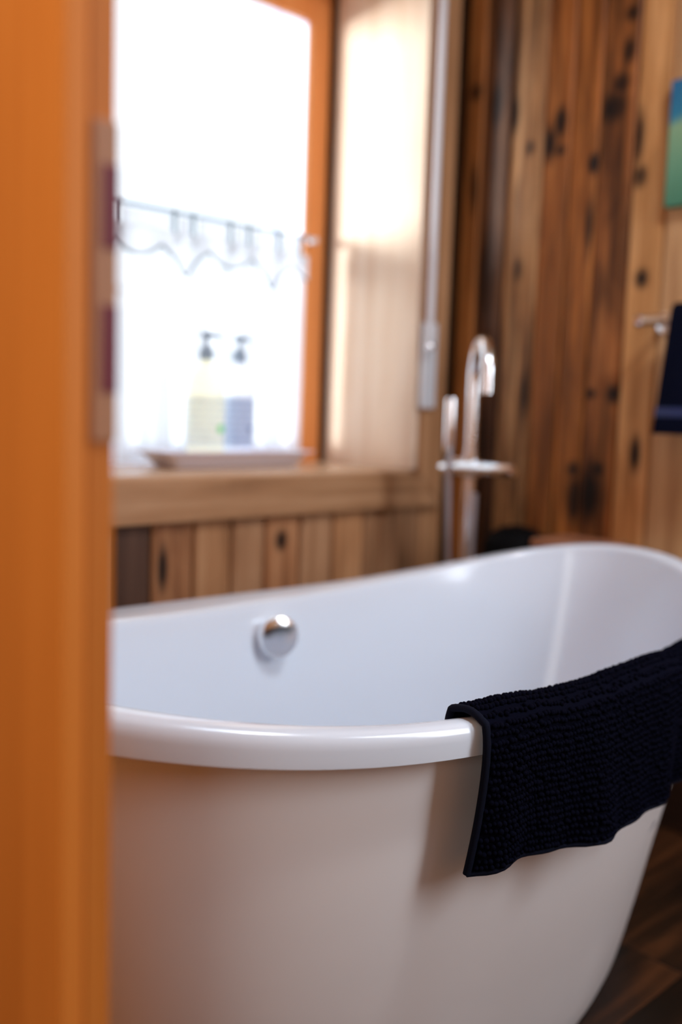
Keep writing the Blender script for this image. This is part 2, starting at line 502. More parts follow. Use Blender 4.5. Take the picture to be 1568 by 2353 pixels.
obj('sash', box(FX0 + 0.045, FX0 + 0.09, YT + 0.04, YT + 0.07, FZ0 + 0.05, FZ1 - 0.045, 0.003), M_VINYL, win)


def glass_mat(name, tint, gloss):
    m = bpy.data.materials.new(name)
    m.use_nodes = True
    nt = m.node_tree
    nt.nodes.clear()
    out = nt.nodes.new('ShaderNodeOutputMaterial')
    tr = nt.nodes.new('ShaderNodeBsdfTransparent'); tr.inputs[0].default_value = (*tint, 1)
    gl = nt.nodes.new('ShaderNodeBsdfGlossy'); gl.inputs['Roughness'].default_value = 0.02
    mx = nt.nodes.new('ShaderNodeMixShader')
    mx.inputs[0].default_value = gloss
    nt.links.new(tr.outputs[0], mx.inputs[1]); nt.links.new(gl.outputs[0], mx.inputs[2])
    nt.links.new(mx.outputs[0], out.inputs[0])
    return m


M_GLASS = glass_mat('window_glass', (0.96, 0.975, 0.98), 0.05)
obj('glass_pane', box(FX0 + 0.088, sx1 - 0.043, YT + 0.053, YT + 0.057, FZ0 + 0.048, FZ1 - 0.043), M_GLASS, win)

# ------------------------------------------------------------------ cafe curtain on its rod
def sheer(name, col, alpha):
    m = bpy.data.materials.new(name)
    m.use_nodes = True
    nt = m.node_tree
    nt.nodes.clear()
    out = nt.nodes.new('ShaderNodeOutputMaterial')
    tr = nt.nodes.new('ShaderNodeBsdfTransparent')
    tl = nt.nodes.new('ShaderNodeBsdfTranslucent'); tl.inputs[0].default_value = (*col, 1)
    df = nt.nodes.new('ShaderNodeBsdfDiffuse'); df.inputs[0].default_value = (*col, 1)
    wv = nt.nodes.new('ShaderNodeTexNoise'); wv.inputs['Scale'].default_value = 900
    m1 = nt.nodes.new('ShaderNodeMixShader'); m1.inputs[0].default_value = 0.4
    nt.links.new(tl.outputs[0], m1.inputs[1]); nt.links.new(df.outputs[0], m1.inputs[2])
    m2 = nt.nodes.new('ShaderNodeMixShader')
    fac = math_n(nt, 'ADD', alpha - 0.05, math_n(nt, 'MULTIPLY', wv.outputs['Fac'], 0.1), clamp=True)
    nt.links.new(fac, m2.inputs[0])
    nt.links.new(tr.outputs[0], m2.inputs[1]); nt.links.new(m1.outputs[0], m2.inputs[2])
    nt.links.new(m2.outputs[0], out.inputs[0])
    return m


M_SHEER = sheer('white_sheer', (0.84, 0.86, 0.89), 0.86)
M_LACE = sheer('lace_hem', (0.30, 0.36, 0.40), 0.9)
YR = 1.898
rod = empty('curtain_rod', (1.25, YR, 1.31))
tag(rod, 'thin pale curtain rod across the window, its white tip over the orange trim', 'curtain rod')
obj('rod', tube_bm([(OX0 + 0.03, YR, 1.31), (1.68, YR, 1.31)], 0.0048, 10), M_PUMP, rod, True)
obj('finial', lathe_bm([(0.0035, 0), (0.008, 0.002), (0.009, 0.014), (0.006, 0.022), (0.001, 0.024)], (1.664, YR, 1.306), 16, axis='X'), M_WHITEP, rod, True)
obj('bracket', box(1.683, 1.690, YR - 0.004, YT, 1.303, 1.315, 0.001), M_WHITEP, rod)
obj('bracket', box(OX0 + 0.03, OX0 + 0.037, YR - 0.004, YT, 1.303, 1.315, 0.001), M_WHITEP, rod)

cur = empty('curtain', (1.25, YR, 0.74))
tag(cur, 'sheer white cafe curtain with a scalloped lace top, covering the lower window', 'curtain')


def hem(x):
    """height of the scalloped lower edge of the lace, pointed between the arcs"""
    p = 0.128
    u = (x - 1.085) / p
    f = u - math.floor(u)
    return 1.232 - 0.030 * math.sin(PI * f) ** 0.8 - (0.034 if int(math.floor(u)) % 2 else 0.0) * math.exp(-((f - 0.5) / 0.16) ** 2)


X0C, X1C = OX0 + 0.05, 1.652
bm = bmesh.new()
nx, nzr = 150, 26
grid = []
for i in range(nx + 1):
    x = X0C + (X1C - X0C) * i / nx
    col = []
    for j in range(nzr + 1):
        v = j / nzr
        z = 0.742 + (1.262 - 0.742) * v
        amp = 0.004 + 0.012 * (1 - v)
        yv = YR + amp * math.sin(x * 70 + 1.5 * math.sin(x * 13)) + 0.005 * (1 - v) * math.sin(x * 151)
        col.append(bm.verts.new((x - 0.008 * (1 - v) * (i / nx), yv, z)))
    grid.append(col)
for i in range(nx):
    for j in range(nzr):
        bm.faces.new((grid[i][j], grid[i + 1][j], grid[i + 1][j + 1], grid[i][j + 1]))
obj('curtain_panel', bm, M_SHEER, cur, True)
# lace valance in front of the panel
bm = bmesh.new()
grid = []
for i in range(241):
    x = X0C + (X1C - X0C) * i / 240
    grid.append([bm.verts.new((x, YR - 0.012 + 0.003 * math.sin(x * 55), 1.262 + (hem(x) - 1.262) * j / 5)) for j in range(6)])
for i in range(240):
    for j in range(5):
        bm.faces.new((grid[i][j], grid[i + 1][j], grid[i + 1][j + 1], grid[i][j + 1]))
obj('lace_valance', bm, M_SHEER, cur, True)
pts = [(X0C + (X1C - X0C) * i / 240, YR - 0.0125, hem(X0C + (X1C - X0C) * i / 240)) for i in range(241)]
obj('lace_hem', tube_bm(pts, 0.0030, 6), M_LACE, cur, True)
obj('lace_band', tube_bm([(X0C, YR - 0.002, 1.264), (X1C, YR - 0.002, 1.264)], 0.002, 6), M_SHEER, cur, True)
for x in (0.90, 1.0, 1.102, 1.252, 1.303, 1.41, 1.466, 1.56, 1.63):
    obj('tab', box(x - 0.003, x + 0.003, YR - 0.007, YR + 0.006, 1.235, 1.316, 0.001), M_LACE, cur)
for x0, x1 in ((1.115, 1.24), (1.262, 1.292), (1.315, 1.40), (1.42, 1.455), (1.475, 1.55), (1.57, 1.62)):
    b = box(x0, x1, YR - 0.0065, YR - 0.0055, 1.262, 1.30)
    obj('tab_panel', b, M_SHEER, cur)

# ------------------------------------------------------------------ tray and soap bottles on the sill
def tray():
    t = empty('tray', (1.36, 1.81, OZ0))
    tag(t, 'long white rectangular tray with flared rim on the window sill', 'tray')
    bm = bmesh.new()
    ang = math.radians(3.0)
    ca, sa = math.cos(ang), math.sin(ang)
    cxy = (1.345, 1.800)

    def ring(hx, hy, r, z, n=8):
        out = []
        for sx, sy, a0 in ((1, 1, 0), (-1, 1, 90), (-1, -1, 180), (1, -1, 270)):
            for k in range(n + 1):
                a = math.radians(a0 + 90 * k / n)
                x = sx * (hx - r) + r * math.cos(a)
                y = sy * (hy - r) + r * math.sin(a)
                out.append(bm.verts.new((cxy[0] + x * ca - y * sa, cxy[1] + x * sa + y * ca, z)))
        return out
    rs = [ring(0.175, 0.040, 0.012, OZ0 + 0.0005), ring(0.182, 0.046, 0.014, OZ0 + 0.004), ring(0.206, 0.060, 0.018, OZ0 + 0.030),
          ring(0.224, 0.068, 0.018, OZ0 + 0.034), ring(0.225, 0.069, 0.018, OZ0 + 0.038), ring(0.205, 0.060, 0.016, OZ0 + 0.037),
          ring(0.176, 0.044, 0.012, OZ0 + 0.012), ring(0.165, 0.036, 0.010, OZ0 + 0.010)]
    for a, b in zip(rs, rs[1:]):
        n = len(a)
        for k in range(n):
            bm.faces.new((a[k], a[(k + 1) % n], b[(k + 1) % n], b[k]))
    bm.faces.new(rs[0]); bm.faces.new(rs[-1])
    obj('tray_body', bm, M_TRAY, t, True)


tray()
M_SOAP = None


def liquid(name, col, thru):
    return backlit(name, col, thru, 0.75)


def label_mat(name, base, ink, accent):
    m, nt, b = new_mat(name)
    tc = nt.nodes.new('ShaderNodeTexCoord')
    sp = nt.nodes.new('ShaderNodeSeparateXYZ')
    nt.links.new(tc.outputs['Object'], sp.inputs[0])
    ls = nt.nodes.new('ShaderNodeTexNoise'); ls.inputs['Scale'].default_value = 1; ls.inputs['Detail'].default_value = 2
    nt.links.new(vmath(nt, 'MULTIPLY', tc.outputs['Object'], (420, 420, 30)), ls.inputs['Vector'])
    rows = math_n(nt, 'GREATER_THAN', math_n(nt, 'SINE', math_n(nt, 'MULTIPLY', sp.outputs[2], 420)), 0.55)
    words = math_n(nt, 'MULTIPLY', rows, math_n(nt, 'GREATER_THAN', ls.outputs['Fac'], 0.52))
    mx = nt.nodes.new('ShaderNodeMix'); mx.data_type = 'RGBA'
    nt.links.new(math_n(nt, 'MULTIPLY', words, 0.5), mx.inputs[0])
    mx.inputs[6].default_value = (*base, 1); mx.inputs[7].default_value = (*ink, 1)
    # small round accent mark
    d = vmath(nt, 'LENGTH', vmath(nt, 'SUBTRACT', tc.outputs['Object'], (0.017, -0.034, 0.075)))
    dot = math_n(nt, 'LESS_THAN', d, 0.010)
    m2 = nt.nodes.new('ShaderNodeMix'); m2.data_type = 'RGBA'
    nt.links.new(dot, m2.inputs[0]); nt.links.new(mx.outputs[2], m2.inputs[6]); m2.inputs[7].default_value = (*accent, 1)
    nt.links.new(m2.outputs[2], b.inputs['Base Color'])
    b.inputs['Roughness'].default_value = 0.5
    tl = nt.nodes.new('ShaderNodeBsdfTranslucent')
    ad = nt.nodes.new('ShaderNodeAddShader')
    dim = vmath(nt, 'MULTIPLY', m2.outputs[2], (1.0, 1.0, 1.0))
    nt.links.new(dim, tl.inputs[0])
    nt.links.new(b.outputs[0], ad.inputs[0]); nt.links.new(tl.outputs[0], ad.inputs[1])
    nt.links.new(ad.outputs[0], nt.nodes['Material Output'].inputs[0])
    return m


def bottle(x, y, sx, sy, rot, body, lab, label):
    t = empty('soap_bottle', (x, y, OZ0 + 0.0128))
    t.rotation_euler = (0, 0, 0)
    tag(t, label, 'soap bottle')

    def place(bm):
        Rm = Matrix.Rotation(rot, 4, 'Z')
        for v in bm.verts:
            v.co = Rm @ Vector((v.co.x * sx, v.co.y * sy, v.co.z)) + Vector((x, y, OZ0 + 0.0128))
        return bm
    prof = [(0.5, 0.0), (0.98, 0.002), (1.0, 0.008), (1.0, 0.160), (0.97, 0.178), (0.86, 0.197), (0.62, 0.213), (0.36, 0.222), (0.30, 0.226), (0.30, 0.232)]
    obj('bottle_body', place(lathe_bm(prof, (0, 0, 0), 40)), body, t, True)
    obj('bottle_label', place(lathe_bm([(1.008, 0.034), (1.012, 0.036), (1.012, 0.146), (1.008, 0.148)], (0, 0, 0), 40)), lab, t, True)
    k = 1.0
    c = Vector((x, y, OZ0 + 0.0128))
    obj('pump_collar', lathe_bm([(0.013, 0.228), (0.0165, 0.229), (0.0165, 0.250), (0.012, 0.256), (0.007, 0.260)], c, 24), M_PUMP, t, True)
    bm = tube_bm([c + Vector((0, 0, 0.25)), c + Vector((0, 0, 0.279))], 0.0055, 12)
    a = rot + 0.3
    dx = Vector((math.cos(a), math.sin(a), 0))
    tube_bm([c + Vector((0, 0, 0.283)) - dx * 0.012, c + Vector((0, 0, 0.284)), c + Vector((0, 0, 0.283)) + dx * 0.022, c + Vector((0, 0, 0.276)) + dx * 0.030], [0.0075, 0.0085, 0.005, 0.0035], 12, bm=bm)
    obj('pump_head', bm, M_PUMP, t, True)


LB1 = label_mat('grey_label', (0.46, 0.48, 0.50), (0.22, 0.26, 0.32), (0.10, 0.36, 0.16))
LB2 = label_mat('blue_grey_label', (0.32, 0.35, 0.40), (0.10, 0.13, 0.20), (0.06, 0.10, 0.20))
bottle(1.272, 1.790, 0.043, 0.030, -0.75, liquid('pale_lemon_soap', (0.90, 0.90, 0.82), (0.46, 0.46, 0.38)), LB1, 'soap pump bottle with a wide grey label, left one of the two on the tray')
bottle(1.374, 1.803, 0.036, 0.028, -0.3, liquid('pale_clear_soap', (0.86, 0.88, 0.90), (0.42, 0.44, 0.46)), LB2, 'soap pump bottle with a blue-grey label, right one and partly behind the other')

# ------------------------------------------------------------------ blind wand and slim white plate by the casing
wand = empty('blind_wand', (1.745, 1.545, 2.2))
tag(wand, 'long pale wand hanging beside the window casing, ending in a metal ball', 'blind wand')
obj('wand_rod', tube_bm([(1.745, 1.545, 2.22), (1.7465, 1.545, 1.045)], 0.0085, 16), M_WHITEP, wand, True)
obj('ball_tip', lathe_bm([(0.001, -0.011), (0.007, -0.009), (0.0105, -0.003), (0.0105, 0.003), (0.008, 0.009), (0.005, 0.014)], (1.7475, 1.545, 1.032), 20), M_CHROME, wand, True)
obj('hanger', box(1.735, 1.757, 1.54, 1.58, 2.215, 2.235, 0.002), M_WHITEP, wand)
pl = empty('white_plate', (1.777, 1.57, 0.885))
tag(pl, 'slim upright white plate fixed on the casing under the wand tip', 'wall plate')
obj('plate_body', box(1.752, 1.800, 1.566, 1.5785, 0.885, 1.092, 0.004, 3), M_WHITEP, pl)
obj('plate_groove', box(1.7715, 1.7745, 1.5645, 1.567, 0.895, 1.08, 0.0006), M_PUMP, pl)

# ------------------------------------------------------------------ the bathtub
TXC, TYC, TA, TB, TN = 0.985, 0.92, 0.695, 0.345, 2.2
TZ0, KL, KR, TP, PH, LIP = 0.556, 0.080, 0.075, 2.5, 0.035, 0.034


def ext(th):
    return 0.045 * math.exp(-((th % (2 * PI) - 1.85) / 0.5) ** 2)


def ext2(th):
    return 0.032 * math.exp(-((th % (2 * PI) - 5.25) / 0.52) ** 2)


def tub_pt(th, ox, oy, dz=None, z=None, mixz=None, n=TN):
    """point of the oval ring inset by (ox, oy); height: rim height - dz, or z, or a mix of both"""
    A, B = TA - ox + 0.4 * ext(th), TB - oy + ext(th) + ext2(th)
    c, s = math.cos(th), math.sin(th)
    x = A * math.copysign(abs(c) ** (2 / n), c)
    y = B * math.copysign(abs(s) ** (2 / n), s)
    rz = TZ0 + (KL if x < 0 else KR) * abs(x / A) ** TP
    if mixz is not None: zz = rz * (1 - mixz) + z * mixz
    elif z is not None: zz = z
    else: zz = rz - dz
    return Vector((TXC + x * math.cos(PH) - y * math.sin(PH), TYC + x * math.sin(PH) + y * math.cos(PH), zz))


def deck(th):
    return 0.030 + ext(th) + 0.028 * (0.5 + 0.5 * math.sin(th)) ** 1.2       # the far rim is wider


NT = 200
THS = []
for i in range(NT):
    # even spacing by arc: warp the angle so the ends keep enough points
    a = 2 * PI * i / NT
    THS.append(a)


def loft(name, rows, mat, parent, closed_center=None):
    bm = bmesh.new()
    rings = [[bm.verts.new(r(th)) for th in THS] for r in rows]
    for a, b in zip(rings, rings[1:]):
        for k in range(NT):
            bm.faces.new((a[k], a[(k + 1) % NT], b[(k + 1) % NT], b[k]))
    if closed_center:
        bm.faces.new(rings[-1])
    return obj(name, bm, mat, parent, True)


tub = empty('bathtub', (TXC, TYC, 0))
tag(tub, 'freestanding oval white bathtub with raised ends and a rolled rim', 'bathtub')
E = 0.0
rim_rows = []
for (fx, dz) in [(0.0, LIP), (-0.0005, LIP * 0.5), (0.0, 0.012), (0.0015, 0.006), (0.005, 0.002), (0.010, 0.0004), (0.016, 0.0)]:
    rim_rows.append(lambda th, f=fx, d=dz: tub_pt(th, f, f, d))
for (fx, dz) in [(-0.012, 0.0), (-0.006, 0.0012), (-0.002, 0.0045), (0.0, 0.010), (0.001, 0.018)]:
    rim_rows.append(lambda th, f=fx, d=dz: tub_pt(th, deck(th) + f, deck(th) + f, d))
lipin = [lambda th: tub_pt(th, 0.016, 0.016, LIP - 0.001), lambda th: tub_pt(th, 0.001, 0.001, LIP)]
loft('rim', [lambda th: tub_pt(th, 0.026, 0.026, LIP - 0.004), lambda th: tub_pt(th, 0.0015, 0.0015, LIP)] + rim_rows, M_ACRYL, tub)
ZB = 0.13
bas = [(0.0012, 0.0012, 0.0), (0.004, 0.003, 0.06), (0.016, 0.009, 0.2), (0.045, 0.020, 0.42), (0.085, 0.036, 0.65), (0.13, 0.058, 0.83), (0.175, 0.085, 0.935), (0.23, 0.125, 0.985), (0.30, 0.17, 1.0)]
rows = [lambda th: tub_pt(th, deck(th) + 0.001, deck(th) + 0.001, 0.018)]
for ax_, ay_, m_ in bas[1:]:
    rows.append(lambda th, a=ax_, b_=ay_, m=m_: tub_pt(th, deck(th) + a, deck(th) + b_, z=ZB, mixz=m))
loft('basin', rows, M_ACRYL, tub, True)
shell = [(0.024, 0.024, 'l', 0), (0.026, 0.025, 'm', 0.10), (0.034, 0.029, 'm', 0.25), (0.052, 0.037, 'm', 0.45), (0.078, 0.052, 'm', 0.62),
         (0.100, 0.066, 'm', 0.78), (0.118, 0.078, 'm', 0.90), (0.130, 0.087, 'm', 0.975), (0.136, 0.092, 'm', 1.0)]
rows = []
for ax_, ay_, md, v in shell:
    if md == 'l': rows.append(lambda th, a=ax_, b_=ay_: tub_pt(th, a, b_, LIP - 0.006))
    else: rows.append(lambda th, a=ax_, b_=ay_, m=v: tub_pt(th, a + 1.3 * m ** 0.5 * ext2(th), b_ + 1.3 * m ** 0.5 * ext2(th), z=0.002, mixz=m))
loft('outer_shell', rows, M_SHELL, tub, True)

# overflow cover on the far inner wall: domed chrome disc with an upper slot and a centre screw
oc = Vector((0.992, 1.183, 0.500))
bm = bmesh.new()
nrm = Vector((-0.22, -1.0, 0.06)).normalized()
ux = Vector((1, -0.22, 0)).normalized(); uz = ux.cross(nrm) * -1
if uz.z < 0: uz = -uz


def disc_pt(r, a, h):
    return oc + (ux * math.cos(a) + uz * math.sin(a)) * r + nrm * h


def disc(name, prof, mat, parent, center=Vector((0, 0, 0)), seg=40):
    bm = bmesh.new()
    rings = [[bm.verts.new(disc_pt(r, 2 * PI * k / seg, h) + center) for k in range(seg)] for r, h in prof]
    for a, b in zip(rings, rings[1:]):
        for k in range(seg): bm.faces.new((a[k], a[(k + 1) % seg], b[(k + 1) % seg], b[k]))
    bm.faces.new(rings[-1]); bm.faces.new(rings[0][::-1])
    return obj(name, bm, mat, parent, True)


ov = disc('overflow_cover', [(0.034, -0.02), (0.0350, 0.003), (0.0347, 0.007), (0.0330, 0.0100), (0.030, 0.0112), (0.016, 0.0125), (0.004, 0.0128)], M_CHROME, tub)
tag(ov, 'round chrome overflow cover')
# slot: a thin curved dark bar across the upper third
pts = [disc_pt(0.0, 0, 0) + ux * t + uz * (0.014 + 0.0035 * (1 - (t / 0.029) ** 2)) + nrm * (0.0126 - 1.6 * t * t) for t in [(-0.0295 + 0.059 * i / 20) for i in range(21)]]
obj('overflow_slot', tube_bm(pts, 0.0011, 8), M_BLACK, ov, True)
s_ = disc('screw', [(0.0022, 0.012), (0.0022, 0.0138), (0.001, 0.0140)], M_PUMP, ov, seg=16)
obj('drain', lathe_bm([(0.001, 0.001), (0.034, 0.001), (0.034, 0.004), (0.028, 0.006), (0.001, 0.006)], (TXC, TYC, ZB), 32), M_CHROME, tub, True)

# ------------------------------------------------------------------ chenille bath mat draped over the near rim
def rim_out(x):
    """y of the outer edge of the near rim, and the rim height, at a given world x"""
    lo, hi = PI, 2 * PI
    for _ in range(40):
        m = (lo + hi) / 2
        if tub_pt(m, 0, 0, 0).x < x: lo = m
        else: hi = m
    p = tub_pt(lo, 0, 0, 0)
    return p.y, p.z


T_L, T_W = 0.757, 0.58       # left edge along the rim, width
IN_D, TOPW, OUT_D = 0.10, 0.033, 0.158
R1 = 0.010


def towel_pt(u, v, off=0.0):
    """u along the rim 0..1, v across: 0 = inner hem, 1 = outer hem; off = distance out from the cloth"""
    L = IN_D + OUT_D + TOPW
    s = v * L
    x = T_L + T_W * u
    yo, zr = rim_out(x)
    lift = 0.0035
    bump = 0.008 * math.exp(-((x - 1.12) / 0.05) ** 2) + 0.003 * math.sin(x * 31 + 1)
    zt = zr + lift + max(0, bump)
    yi = yo + 0.034
    y_out = yo - 0.004
    wob = 0.0022 * math.sin(x * 45) + 0.0015 * math.sin(x * 83 + 2)
    if s < IN_D:
        d = (IN_D - s)
        y = yi + 0.004 + 0.12 * d; z = zt - d
        n = Vector((0, 1, 0.15))
        q = min(1, d / 0.012)
        n = Vector((0, q, 1.2 - q))
        z -= 0.004 * (1 - q) * 0
    elif s < IN_D + TOPW:
        a = (s - IN_D) / TOPW
        y = yi + 0.004 + (y_out - yi - 0.004) * a
        z = zt + 0.0045 * math.sin(PI * a) - 0.004 * (a ** 4)
        n = Vector((0, 0.5 - a, 1.0))
        if a > 0.85: n = Vector((0, -(a - 0.5) * 2, 0.8))
    else:
        d = s - IN_D - TOPW
        k = d / OUT_D
        low = 0.012 * u + 0.006 * math.sin(u * 9 + 0.6) * k
        y = y_out - 0.001 - 0.006 * (1 - math.exp(-d / 0.02)) + wob * k * 2.5 + 0.010 * k * k * math.sin(x * 17 + 0.5)
        z = zt - 0.004 - d * (1 - low * 2.0) + 0.0 
        n = Vector((0, -1, 0.02 + max(0, 0.6 * (1 - d / 0.02))))
        x -= 0.010 * k * k * (1 - u) * (1 if u < 0.3 else 0.3)
    n.normalize()
    return Vector((x, y, z)) + n * off, n


tw = empty('bath_mat', (1.0, 0.57, 0.56))
tag(tw, 'navy chenille bath mat draped over the near rim of the white tub', 'bath mat')
NU, NV = 90, 110
bm = bmesh.new()
top = [[None] * (NV + 1) for _ in range(NU + 1)]
bot = [[None] * (NV + 1) for _ in range(NU + 1)]
for i in range(NU + 1):
    for j in range(NV + 1):
        top[i][j] = bm.verts.new(towel_pt(i / NU, j / NV, 0.003)[0])
        bot[i][j] = bm.verts.new(towel_pt(i / NU, j / NV, 0.0)[0])
for i in range(NU):
    for j in range(NV):
        bm.faces.new((top[i][j], top[i + 1][j], top[i + 1][j + 1], top[i][j + 1]))
        bm.faces.new((bot[i][j], bot[i][j + 1], bot[i + 1][j + 1], bot[i + 1][j]))
for i in range(NU):
    for j in (0, NV):
        bm.faces.new((top[i][j], bot[i][j], bot[i + 1][j], top[i + 1][j]))
for j in range(NV):
    for i in (0, NU):
        bm.faces.new((top[i][j], top[i][j + 1], bot[i][j + 1], bot[i][j]))
obj('mat_cloth', bm, M_NAVY, tw, True)
# binding along the two side edges and hems
for u in (0.0, 1.0):
    obj('binding', tube_bm([towel_pt(u, v / 120, 0.002)[0] for v in range(121)], 0.0042, 10), M_PIPING, tw, True)
for v in (0.0, 1.0):
    obj('binding', tube_bm([towel_pt(u / 60, v, 0.002)[0] for u in range(61)], 0.0030, 10), M_PIPING, tw, True)
# chenille tufts, joined: far beyond what anyone would count
ico = bmesh.new()
bmesh.ops.create_icosphere(ico, subdivisions=1, radius=1.0)
iv = [v.co.copy() for v in ico.verts]
bmesh.ops.recalc_face_normals(ico, faces=ico.faces)
ifc = [[v.index for v in f.verts] for f in ico.faces]
ico.free()
ico2 = bmesh.new()
bmesh.ops.create_icosphere(ico2, subdivisions=2, radius=1.0)
iv2 = [v.co.copy() for v in ico2.verts]
ifc2 = [[v.index for v in f.verts] for f in ico2.faces]
ico2.free()
V, Fc = [], []
L = IN_D + OUT_D + TOPW
rowp, colp = 0.0078, 0.0056
nr = int(L / rowp)
nc = int((T_W - 0.008) / colp)
for j in range(nr):
    for i in range(nc):
        jj = j + random.uniform(-0.18, 0.18)
        ii = i + (0.5 if j % 2 else 0) + random.uniform(-0.22, 0.22)
        v = (0.004 + jj * rowp) / L
        if v >= 0.994 or v <= 0.004: continue
        u = (0.005 + ii * colp) / T_W
        if u >= 0.995: continue
        p, n = towel_pt(u, v, 0.0045)
        r = random.uniform(0.0026, 0.0034)
        b0 = len(V)
        vv, ff = (iv2, ifc2) if v > 0.18 else (iv, ifc)
        sq = random.uniform(0.85, 1.2)
        for q in vv:
            V.append((p.x + q.x * r * sq, p.y + q.y * r, p.z + q.z * r))
        for f in ff: Fc.append([b0 + k for k in f])
me = bpy.data.meshes.new('tufts')
pl0 = Vector(tw.location)
me.from_pydata([(a - pl0.x, b - pl0.y, c - pl0.z) for a, b, c in V], [], Fc)
me.polygons.foreach_set('use_smooth', [True] * len(me.polygons))
me.materials.append(M_NAVY)
tf = bpy.data.objects.new('tufts', me)
COL.objects.link(tf)
tf.parent = tw
tf['kind'] = 'stuff'

# ------------------------------------------------------------------ floor-standing tub filler
fx, fy = 1.672, 1.345
fil = empty('tub_filler', (fx, fy, 0))
tag(fil, 'chrome floor-standing tub filler with curved spout and hand shower, behind the tub', 'tub filler')
obj('base_plate', lathe_bm([(0.001, 0.001), (0.045, 0.001), (0.045, 0.008), (0.040, 0.012), (0.014, 0.014)], (fx, fy, 0), 32), M_CHROME, fil, True)
obj('column', tube_bm([(fx, fy, 0.01), (fx, fy, 0.735)], 0.0145, 20), M_CHROME, fil, True)
obj('valve_body', lathe_bm([(0.001, -0.034), (0.019, -0.032), (0.0195, 0.03), (0.001, 0.032)], (fx, fy + 0.006, 0.755), 24, axis='Y'), M_CHROME, fil, True)
obj('lever_handle', lathe_bm([(0.012, -0.0), (0.0145, -0.004), (0.0145, -0.100), (0.012, -0.106), (0.001, -0.107)], (fx - 0.004, fy - 0.016, 0.757), 24, axis='Y'), M_CHROME, fil, True)
obj('diverter_knob', lathe_bm([(0.006, -0.03), (0.006, -0.006), (0.0125, -0.004), (0.0125, 0.010), (0.010, 0.019), (0.001, 0.020)], (fx - 0.008, fy + 0.058, 0.752), 24, axis='Y'), M_CHROME, fil, True)
sd = (-fw + rt0 * 0.06); sd.z = 0; sd.normalize()
sp = [Vector((fx, fy, 0.77 + 0.19 * i / 6)) for i in range(7)]
rr = 0.072
for i in range(1, 19):
    a = PI * i / 18
    sp.append(Vector((fx, fy, 0.955)) + sd * (rr - rr * math.cos(a)) + Vector((0, 0, rr * math.sin(a))))
sp.append(sp[-1] + Vector((0, 0, -0.038)))
obj('spout', tube_bm(sp, 0.0135, 20), M_CHROME, fil, True)
hx, hy = 1.655, 1.393
obj('spout_collar', lathe_bm([(0.013, 0), (0.016, 0.002), (0.016, 0.020), (0.012, 0.024)], (fx, fy, 0.772), 24), M_CHROME, fil, True)
obj('shower_cradle', tube_bm([(fx - 0.004, fy + 0.01, 0.772), (hx, hy, 0.770)], 0.006, 12), M_CHROME, fil, True)
obj('hand_shower', lathe_bm([(0.004, 0.775), (0.010, 0.785), (0.0125, 0.80), (0.0130, 0.900), (0.0115, 0.908), (0.001, 0.909)], (hx, hy, 0), 24), M_CHROME, fil, True)
hp = []
for i in range(41):
    t = i / 40
    a = Vector((hx, hy, 0.78)); b = Vector((fx, fy - 0.016, 0.70))
    p = a.lerp(b, t)
    p.z = 0.775 - 0.075 * t - 0.62 * math.sin(PI * t) ** 0.75 * 0.9
    p.x += 0.012 * math.sin(PI * t)
    hp.append(p)
obj('shower_hose', tube_bm(hp, 0.0075, 12), plain('steel_hose', (0.55, 0.56, 0.62), 0.3, metal=0.9), fil, True)

# ------------------------------------------------------------------ things behind the tub
bn = empty('waste_bin', (1.80, 1.345, 0))
tag(bn, 'black bin with a domed lid, standing behind the tub beside the filler', 'bin')
bx, by = 1.812, 1.312
obj('bin_body', lathe_bm([(0.001, 0.001), (0.062, 0.001), (0.074, 0.52), (0.074, 0.545)], (bx, by, 0), 32), M_BLACK, bn, True)
obj('bin_lid', lathe_bm([(0.076, 0.545), (0.078, 0.552), (0.074, 0.580), (0.061, 0.602), (0.038, 0.616), (0.013, 0.622), (0.001, 0.623)], (bx, by, 0), 32), M_BLACK, bn, True)
st = empty('side_table', (1.82, 1.15, 0))
tag(st, 'low wooden side table against the plank wall, only its top edge above the tub', 'table')
M_TBL = wood('reddish_table_wood', (0.42, 0.19, 0.10), (0.32, 0.13, 0.065), (0.18, 0.07, 0.035), axis=1)
obj('table_top', box(1.755, 1.895, 1.075, 1.232, 0.588, 0.606, 0.003, 2), M_TBL, st)
for lx in (1.768, 1.882):
    for ly in (1.088, 1.219):
        obj('leg', box(lx - 0.009, lx + 0.009, ly - 0.009, ly + 0.009, 0, 0.588, 0.002), M_TBL, st)

# ------------------------------------------------------------------ towel bar with hand towel, painting
tb = empty('towel_bar', (1.90, 0.80, 1.078))
tag(tb, 'chrome towel bar on the knotty plank wall', 'towel bar')
obj('bar', tube_bm([(1.835, 1.045, 1.078), (1.835, 0.50, 1.078)], 0.0115, 20), M_CHROME, tb, True)
obj('end_cap', lathe_bm([(0.001, -0.010), (0.012, -0.009), (0.0145, -0.003), (0.0145, 0.005), (0.001, 0.008)], (1.835, 1.045, 1.078), 20, axis='Y'), M_CHROME, tb, True)
obj('post', tube_bm([(1.835, 1.020, 1.078), (R - 0.004, 1.020, 1.078)], 0.008, 14), M_CHROME, tb, True)
obj('flange', lathe_bm([(0.022, 0.0), (0.022, -0.005), (0.010, -0.008)], (R, 1.020, 1.078), 24, axis='X'), M_CHROME, tb, True)
obj('post', tube_bm([(1.835, 0.52, 1.078), (R - 0.004, 0.52, 1.078)], 0.008, 14), M_CHROME, tb, True)
obj('flange', lathe_bm([(0.022, 0.0), (0.022, -0.005), (0.010, -0.008)], (R, 0.52, 1.078), 24, axis='X'), M_CHROME, tb, True)

